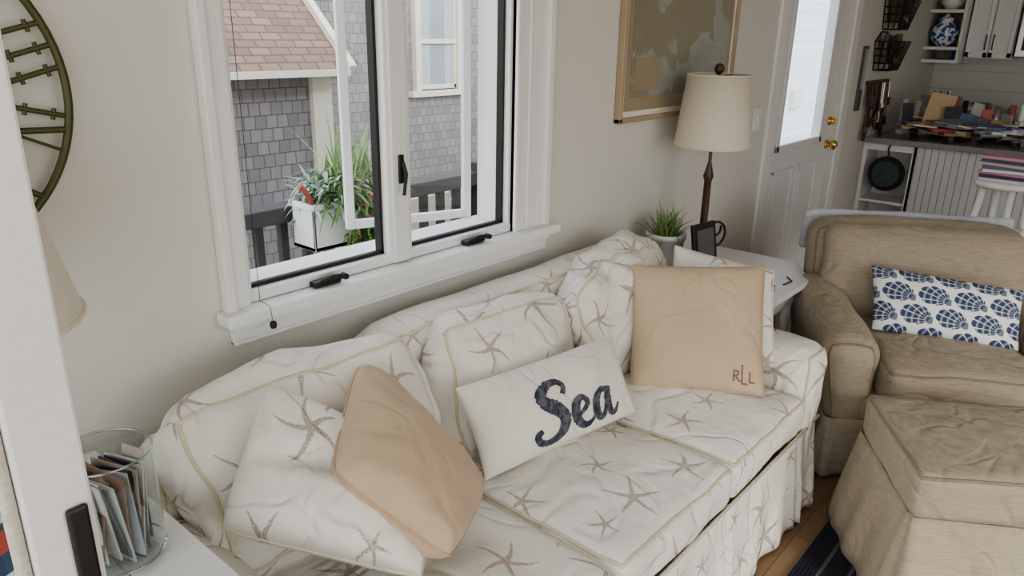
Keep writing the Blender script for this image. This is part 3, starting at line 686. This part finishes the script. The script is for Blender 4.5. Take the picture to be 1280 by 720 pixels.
def wbasket(x,z,wd,h,dp):
    b=empty('wire_wall_basket'); M_=M_dark
    for k in range(5):
        zz=z+h*k/4; s=.7+.3*k/4
        tube('wire_h%d'%k,[(x-wd/2*s,-.006,zz),(x-wd/2*s,-dp*s,zz),(x+wd/2*s,-dp*s,zz),(x+wd/2*s,-.006,zz)],.0045,M_,b,True)
    for k in range(9):
        t=k/8-.5; tube('wire_v%d'%k,[(x+wd*t*.7,-dp*.7,z),(x+wd*t,-dp,z+h)],.004,M_,b)
    for sx in (-1,1):
        for k in range(3): tube('wire_s',[(x+sx*wd/2*.7,-dp*.7*k/3-.004,z),(x+sx*wd/2,-dp*k/3-.004,z+h)],.004,M_,b)
    tube('back_hoop',[(x-wd/2,-.006,z+h),(x-wd*.2,-.006,z+h+.06),(x+wd*.2,-.006,z+h+.06),(x+wd/2,-.006,z+h)],.005,M_,b)
    for i in range(9):
        obox('mail_%d'%i,(x+random.uniform(-.09,.09),-dp*.5+.012*i-.045,z+h*.65+random.uniform(0,.03)),(.13,.003,h*.95),Matrix.Rotation(random.uniform(-.25,.25),3,'Y'),flat('mail%d'%i,random.choice([(.55,.5,.43),(.35,.2,.12),(.45,.45,.47),(.2,.12,.08),(.12,.08,.06)])),b)
wbasket(5.90,1.66,.36,.19,.14); wbasket(5.83,1.39,.36,.19,.14)
kh=empty('hanging_key_rack'); box('rail',(5.60,-.02,1.29),(6.10,-.001,1.32),M_wood_dk,kh)
for i in range(20):
    x=5.60+i*.026; l=random.uniform(.10,.36); tube('strap_%d'%i,[(x,-.025,1.30),(x+.01,-.03,1.30-l)],random.uniform(.005,.013),random.choice([M_dark,M_steel,M_wood_dk,M_dark,flat('strap_r',(.3,.08,.06)),M_white]),kh)
    obox('tag_%d'%i,(x+.01,-.035,1.29-l),(.04,.016,.055),I3,random.choice([M_dark,M_steel,M_brass,M_wood_dk]),kh)
cp=empty('wall_message_strip'); obox('strip',(5.46,-.0095,1.34),(.075,.019,.42),I3,flat('dark_slate',(.10,.10,.11)),cp,.003); obox('inset',(5.46,-.020,1.40),(.05,.004,.26),I3,flat('grey_print',(.45,.46,.48)),cp)
rp=empty('hanging_round_trivet'); cyl('disc',(kx+.0,-.185,.68),(kx-.02,-.185,.68),.125,.12,M_black,rp,36)
m_=mottled('painted_floral',(.02,.025,.03),(.08,.13,.14),30,.4); cyl('painted_face',(kx-.02,-.185,.68),(kx-.026,-.185,.68),.095,.09,m_,rp,36)
tube('rim',[(kx-.022,-.185+.11*math.cos(i*math.pi/18),.68+.11*math.sin(i*math.pi/18)) for i in range(36)],.005,M_dark,rp,True)
tube('hook',[(kx-.01,-.185,.80),(kx-.01,-.175,.86),(kx+.0,-.185,.89)],.006,M_dark,rp)
sb=empty('shelf_basket'); box('basket_body',(kx+.03,-.31,.101),(kx+.28,-.06,.30),M_wood_dk,sb,.01)
C=empty('counter_clutter')
pc=[(.65,.62,.58),(.7,.7,.7),(.50,.37,.22),(.3,.3,.34),(.55,.15,.12),(.12,.16,.30),(.62,.46,.22),(.72,.70,.65),(.06,.06,.06),(.4,.4,.4),(.25,.16,.10),(.15,.15,.16)]
pm_=[flat('clutter%d'%i,c) for i,c in enumerate(pc)]
for i in range(260):
    x=random.uniform(kx+.08,kx+.58); y=random.uniform(-2.2,-.2); R=RZ(random.uniform(-.8,.8))@Matrix.Rotation(random.uniform(-.2,.2),3,'X')@Matrix.Rotation(random.uniform(-.15,.15),3,'Y')
    hgt=random.choice([.004,.006,.01,.02,.03]); obox('paper_%d'%i,(x,y,.972+random.uniform(0,.07+.10*(x-kx))),(random.uniform(.05,.18),random.uniform(.05,.18),hgt),R,random.choice(pm_),C)
for i in range(22):
    y=-.16-i*.05; R=RZ(random.uniform(-.7,.7))@Matrix.Rotation(random.uniform(-.35,.35),3,'Y')@Matrix.Rotation(random.uniform(-.2,.2),3,'X')
    hh=(.2,.22,.26,.18,.28,.26,.2,.16,.22,.14,.18,.12,.16,.1,.12,.14,.1,.1,.12,.1,.1,.1)[i]
    obox('folder_%d'%i,(kx+.36+random.uniform(-.12,.14),y-.03,.96+hh/2),(.015,random.uniform(.06,.18),hh),R,pm_[(8,0,3,6,2,10,8,5,0,11,4,2,9,1,8,6,7,3,8,10,1,0)[i]],C)
for i in range(14):
    cyl('bottle_%d'%i,(kx+.45+.1*(i%2),-.12-i*.075,.931),(kx+.45+.1*(i%2),-.12-i*.075,.93+random.uniform(.12,.27)),.03,.018,random.choice([M_black,M_white,M_steel,pm_[4],pm_[5],pm_[10]]),C)
cn=empty('utensil_crock'); lathe('crock',[(0,0),(.05,0),(.06,.03),(.06,.14),(.055,.14),(.055,.02),(0,.02)],(7.1,-.18,.921),M_porc,cn)
for i in range(6):
    a=i*1.05; tube('utensil_%d'%i,[(7.1,-.18,.95),(7.1+.06*math.cos(a),-.18+.06*math.sin(a),1.2)],.006,random.choice([M_wood_dk,M_steel,M_frame]),cn)
kt=empty('steel_toaster'); rb('body',(6.95,-.58,.925),(7.2,-.36,1.12),.04,M_steel,kt); box('slots',(7.0,-.53,1.115),(7.15,-.41,1.124),M_black,kt)
st_=empty('white_bar_stool'); sx,sy,sz=5.15,-1.0,.83
lathe('seat',[(0,sz-.04),(.15,sz-.04),(.165,sz-.03),(.165,sz-.01),(.15,sz),(0,sz)],(sx,sy,0),M_trim,st_)
for a in range(4):
    q=a*math.pi/2+.4; cyl('leg_%d'%a,(sx+.19*math.cos(q),sy+.19*math.sin(q),0),(sx+.11*math.cos(q),sy+.11*math.sin(q),sz-.03),.016,.02,M_trim,st_)
    q2=q+math.pi/2
    for z,r in ((.25,.165),(.55,.137)): cyl('rung',(sx+r*math.cos(q),sy+r*math.sin(q),z),(sx+r*math.cos(q2),sy+r*math.sin(q2),z),.009,.009,M_trim,st_)
mg=empty('magazine_stack')
for i in range(8):
    obox('magazine_%d'%i,(sx+random.uniform(-.01,.01),sy+random.uniform(-.01,.01),sz+.009+i*.0175),(.21,.27,.016),RZ(random.uniform(-.25,.25)),flat('mag%d'%i,[(.6,.6,.62),(.08,.06,.10),(.6,.3,.4),(.7,.7,.7),(.12,.12,.2),(.6,.45,.55),(.1,.1,.12),(.6,.35,.45)][i],.35),mg)

# ================================================================== OUTSIDE
H=empty('neighbour_shingled_house')
box('shingle_wall_near',(.6,2.5,-2.2),(2.86,2.6,1.38),M_shing,H)
box('corner_board',(2.83,2.46,-2.2),(2.97,2.6,1.38),M_creamtrim,H)
box('shingle_wall_far',(2.3,3.5,-2.2),(7.0,3.6,3.6),M_shing,H)
def roof(nm,x0,x1,y0,z0,y1,z1,mat,par):
    vs=[(x0,y0,z0),(x1,y0,z0),(x1,y1,z1),(x0,y1,z1)]; l=math.hypot(y1-y0,z1-z0)
    vs+= [(x,y,z-.04) for x,y,z in vs]
    fs=[(0,1,2,3),(7,6,5,4),(0,4,5,1),(1,5,6,2),(2,6,7,3),(3,7,4,0)]
    uv=[(x0,0),(x1,0),(x1,l),(x0,l)]+[(0,0)]*20
    return mk(nm,vs,fs,mat,par,uvs=uv)
roof('roof',.3,3.0,2.32,1.36,3.49,2.46,M_roof,H)
box('eave_fascia',(.3,2.29,1.32),(3.0,2.33,1.36),M_creamtrim,H)
R_=Matrix.Rotation(math.atan2(3.5-1.36,4.6-2.32),3,'X')
obox('rake_board',(3.02,2.90,1.875),(.05,1.58,.12),R_,M_creamtrim,H)
roof('small_roof',3.45,3.85,3.30,1.35,3.49,1.62,M_roof,H)
boxes('far_window_trim',[((4.60,3.44,1.07),(4.66,3.5,2.0)),((5.12,3.44,1.07),(5.18,3.5,2.0)),((4.60,3.44,1.9),(5.18,3.5,2.0)),((4.66,3.46,1.48),(5.12,3.5,1.52)),((4.66,3.47,1.09),(4.69,3.5,1.9)),((5.09,3.47,1.09),(5.12,3.5,1.9)),((4.66,3.47,1.09),(5.12,3.5,1.13)),((4.54,3.42,1.03),(5.24,3.5,1.08))],M_creamtrim,H,.004)
box('far_window_glass',(4.66,3.485,1.1),(5.13,3.495,1.9),newmat('curtained_pane',(.22,.27,.30),.12),H)
boxes('far_window_curtain',[((4.69,3.482,1.13),(4.80,3.487,1.9)),((4.98,3.482,1.13),(5.09,3.487,1.9))],newmat('curtain',(.36,.38,.40),.8),H)
Dk=empty('deck_railing'); M_rail=mottled('weathered_dark_rail',(.05,.046,.046),(.085,.08,.08),10,.6)
box('top_rail',(.4,1.16,.80),(4.2,1.27,.87),M_rail,Dk,.006); box('bottom_rail',(.4,1.19,.10),(4.2,1.24,.16),M_rail,Dk,.004)
boxes('balusters',[((.42+i*.12,1.20,.15),(.455+i*.12,1.235,.80)) for i in range(31)],M_rail,Dk)
boxes('posts',[((x,1.15,-.1),(x+.09,1.24,.92)) for x in (.7,2.95)],M_rail,Dk,.004)
wf=empty('white_picket_fence'); boxes('pickets',[((2.6+i*.13,1.75,-.3),(2.67+i*.13,1.78,.62)) for i in range(26)],M_creamtrim,wf); boxes('rails',[((2.5,1.78,.5),(6,1.81,.56))],M_creamtrim,wf)
boxes('deck',[((-.5,.15+i*.14,-.14),(5.6,.285+i*.14,-.10)) for i in range(8)],mottled('deck_boards',(.36,.34,.32),(.28,.27,.25),6,.8))
box('ground_outside',(-20,1.3,-2.3),(40,40,-2.2),mottled('sandy_ground',(.42,.40,.35),(.35,.34,.29),2,.9))
nb=empty('pale_blue_house'); box('clapboard_wall',(8.5,3.0,-2.2),(20,3.1,5),M_clap,nb); box('patio',(5.6,.15,-.3),(20,3.0,-.2),mottled('concrete',(.5,.48,.45),(.42,.41,.38),4,.9),nb)
boxes('foundation_and_vent',[((8.5,2.96,-.3),(20,3.0,.05)),((12.2,2.94,.5),(12.6,3,.8))],M_tile,nb)
fb=empty('flower_window_box'); bx0,bx1,by0,by1,bz0,bz1=1.76,2.06,.98,1.14,.70,.90
boxes('planter',[((bx0,by0,bz0),(bx1,by1,bz0+.02)),((bx0,by0,bz0),(bx0+.012,by1,bz1)),((bx1-.012,by0,bz0),(bx1,by1,bz1)),((bx0,by0,bz0),(bx1,by0+.012,bz1)),((bx0,by1-.012,bz0),(bx1,by1,bz1)),((bx0-.01,by0-.012,bz1-.02),(bx1+.01,by0+.006,bz1+.006)),((bx0-.012,by0-.01,bz1-.02),(bx0+.006,by1,bz1+.006))],M_trim,fb,.003)
box('soil',(bx0+.01,by0+.01,bz1-.03),(bx1-.01,by1-.01,bz1-.015),M_wood_dk,fb)
for nm,mt,n,ln,wd,xx,e0,e1 in (('spikes',M_leaf2,190,(.20,.44),.012,(1.92,2.10),.7,1.5),('leaves',M_leaf,480,(.06,.18),.022,(1.85,2.12),-.4,1.2),('silver_foliage',M_sage,420,(.05,.13),.022,(1.78,2.02),-.2,1.2)):
    vs=[];fs=[]
    for i in range(n):
        a=random.uniform(0,6.28); e=random.uniform(e0,e1)
        blade(vs,fs,(random.uniform(*xx),random.uniform(by0-.04,by1),random.uniform(bz1-.02,bz1+.08)),(math.cos(a)*math.cos(e),math.sin(a)*math.cos(e),math.sin(e)),random.uniform(*ln),wd,random.uniform(.1,.9),4)
    mk(nm,vs,fs,mt,fb)
vs=[];fs=[]
for i in range(560):
    blade(vs,fs,(random.uniform(1.92,2.14),by0-.02+random.uniform(-.07,.05),random.uniform(.66,.96)),(random.uniform(-1,1),random.uniform(-1,.3),random.uniform(-.8,.6)),random.uniform(.03,.08),.022,.6,4)
mk('trailing_leaves',vs,fs,M_leaf,fb)
bm=bmesh.new()
for i in range(34):
    q=bmesh.ops.create_icosphere(bm,subdivisions=1,radius=random.uniform(.005,.011)); bmesh.ops.translate(bm,verts=q['verts'],vec=(random.uniform(1.84,2.14),by0-.09+random.uniform(-.03,.05),random.uniform(.68,1.02)))
me=bpy.data.meshes.new('flowers'); bm.to_mesh(me); bm.free(); me.materials.append(M_red); o=bpy.data.objects.new('flowers',me); col.objects.link(o); o.parent=fb
tube('terracotta_bird',[(1.77,1.0,.90),(1.75,.99,.94),(1.72,.98,.98),(1.70,.98,.99)],.012,M_terra,fb)

# ================================================================== LIGHT
wd=bpy.data.worlds.new('world'); scene.world=wd; wd.use_nodes=True; nt=wd.node_tree
bg=nt.nodes['Background']; tc=nt.nodes.new('ShaderNodeTexCoord'); sp=nt.nodes.new('ShaderNodeSeparateXYZ'); cr=nt.nodes.new('ShaderNodeValToRGB')
nt.links.new(tc.outputs['Generated'],sp.inputs[0]); nt.links.new(sp.outputs[2],cr.inputs[0]); nt.links.new(cr.outputs[0],bg.inputs[0])
cr.color_ramp.elements[0].position=0; cr.color_ramp.elements[0].color=(.50,.48,.44,1); cr.color_ramp.elements[1].position=.5; cr.color_ramp.elements[1].color=(.80,.88,1,1)
e=cr.color_ramp.elements.new(.03); e.color=(1,.98,.94,1)
bg.inputs[1].default_value=2.95
sn=bpy.data.lights.new('sun','SUN'); sn.energy=2.4; sn.angle=math.radians(14); sn.color=(1,.94,.84); so=bpy.data.objects.new('sun',sn); col.objects.link(so)
so.rotation_euler=V((-.35,-.8,.42)).to_track_quat('Z','Y').to_euler()
try:
    scene.view_settings.look='AgX - Medium High Contrast'
except Exception: pass

# ================================================================== CAMERA
Mx=Matrix(((0.6513,0.2364,-0.7211),(-0.7586,0.2257,-0.6112),(0.0182,0.9451,0.3264)))
cd=bpy.data.cameras.new('camera'); cd.sensor_width=36; cd.lens=930/1280*36; cd.clip_start=.02
co=bpy.data.objects.new('camera',cd); col.objects.link(co); co.matrix_world=Matrix.Translation((0,-1.6,1.6))@Mx.to_4x4(); scene.camera=co
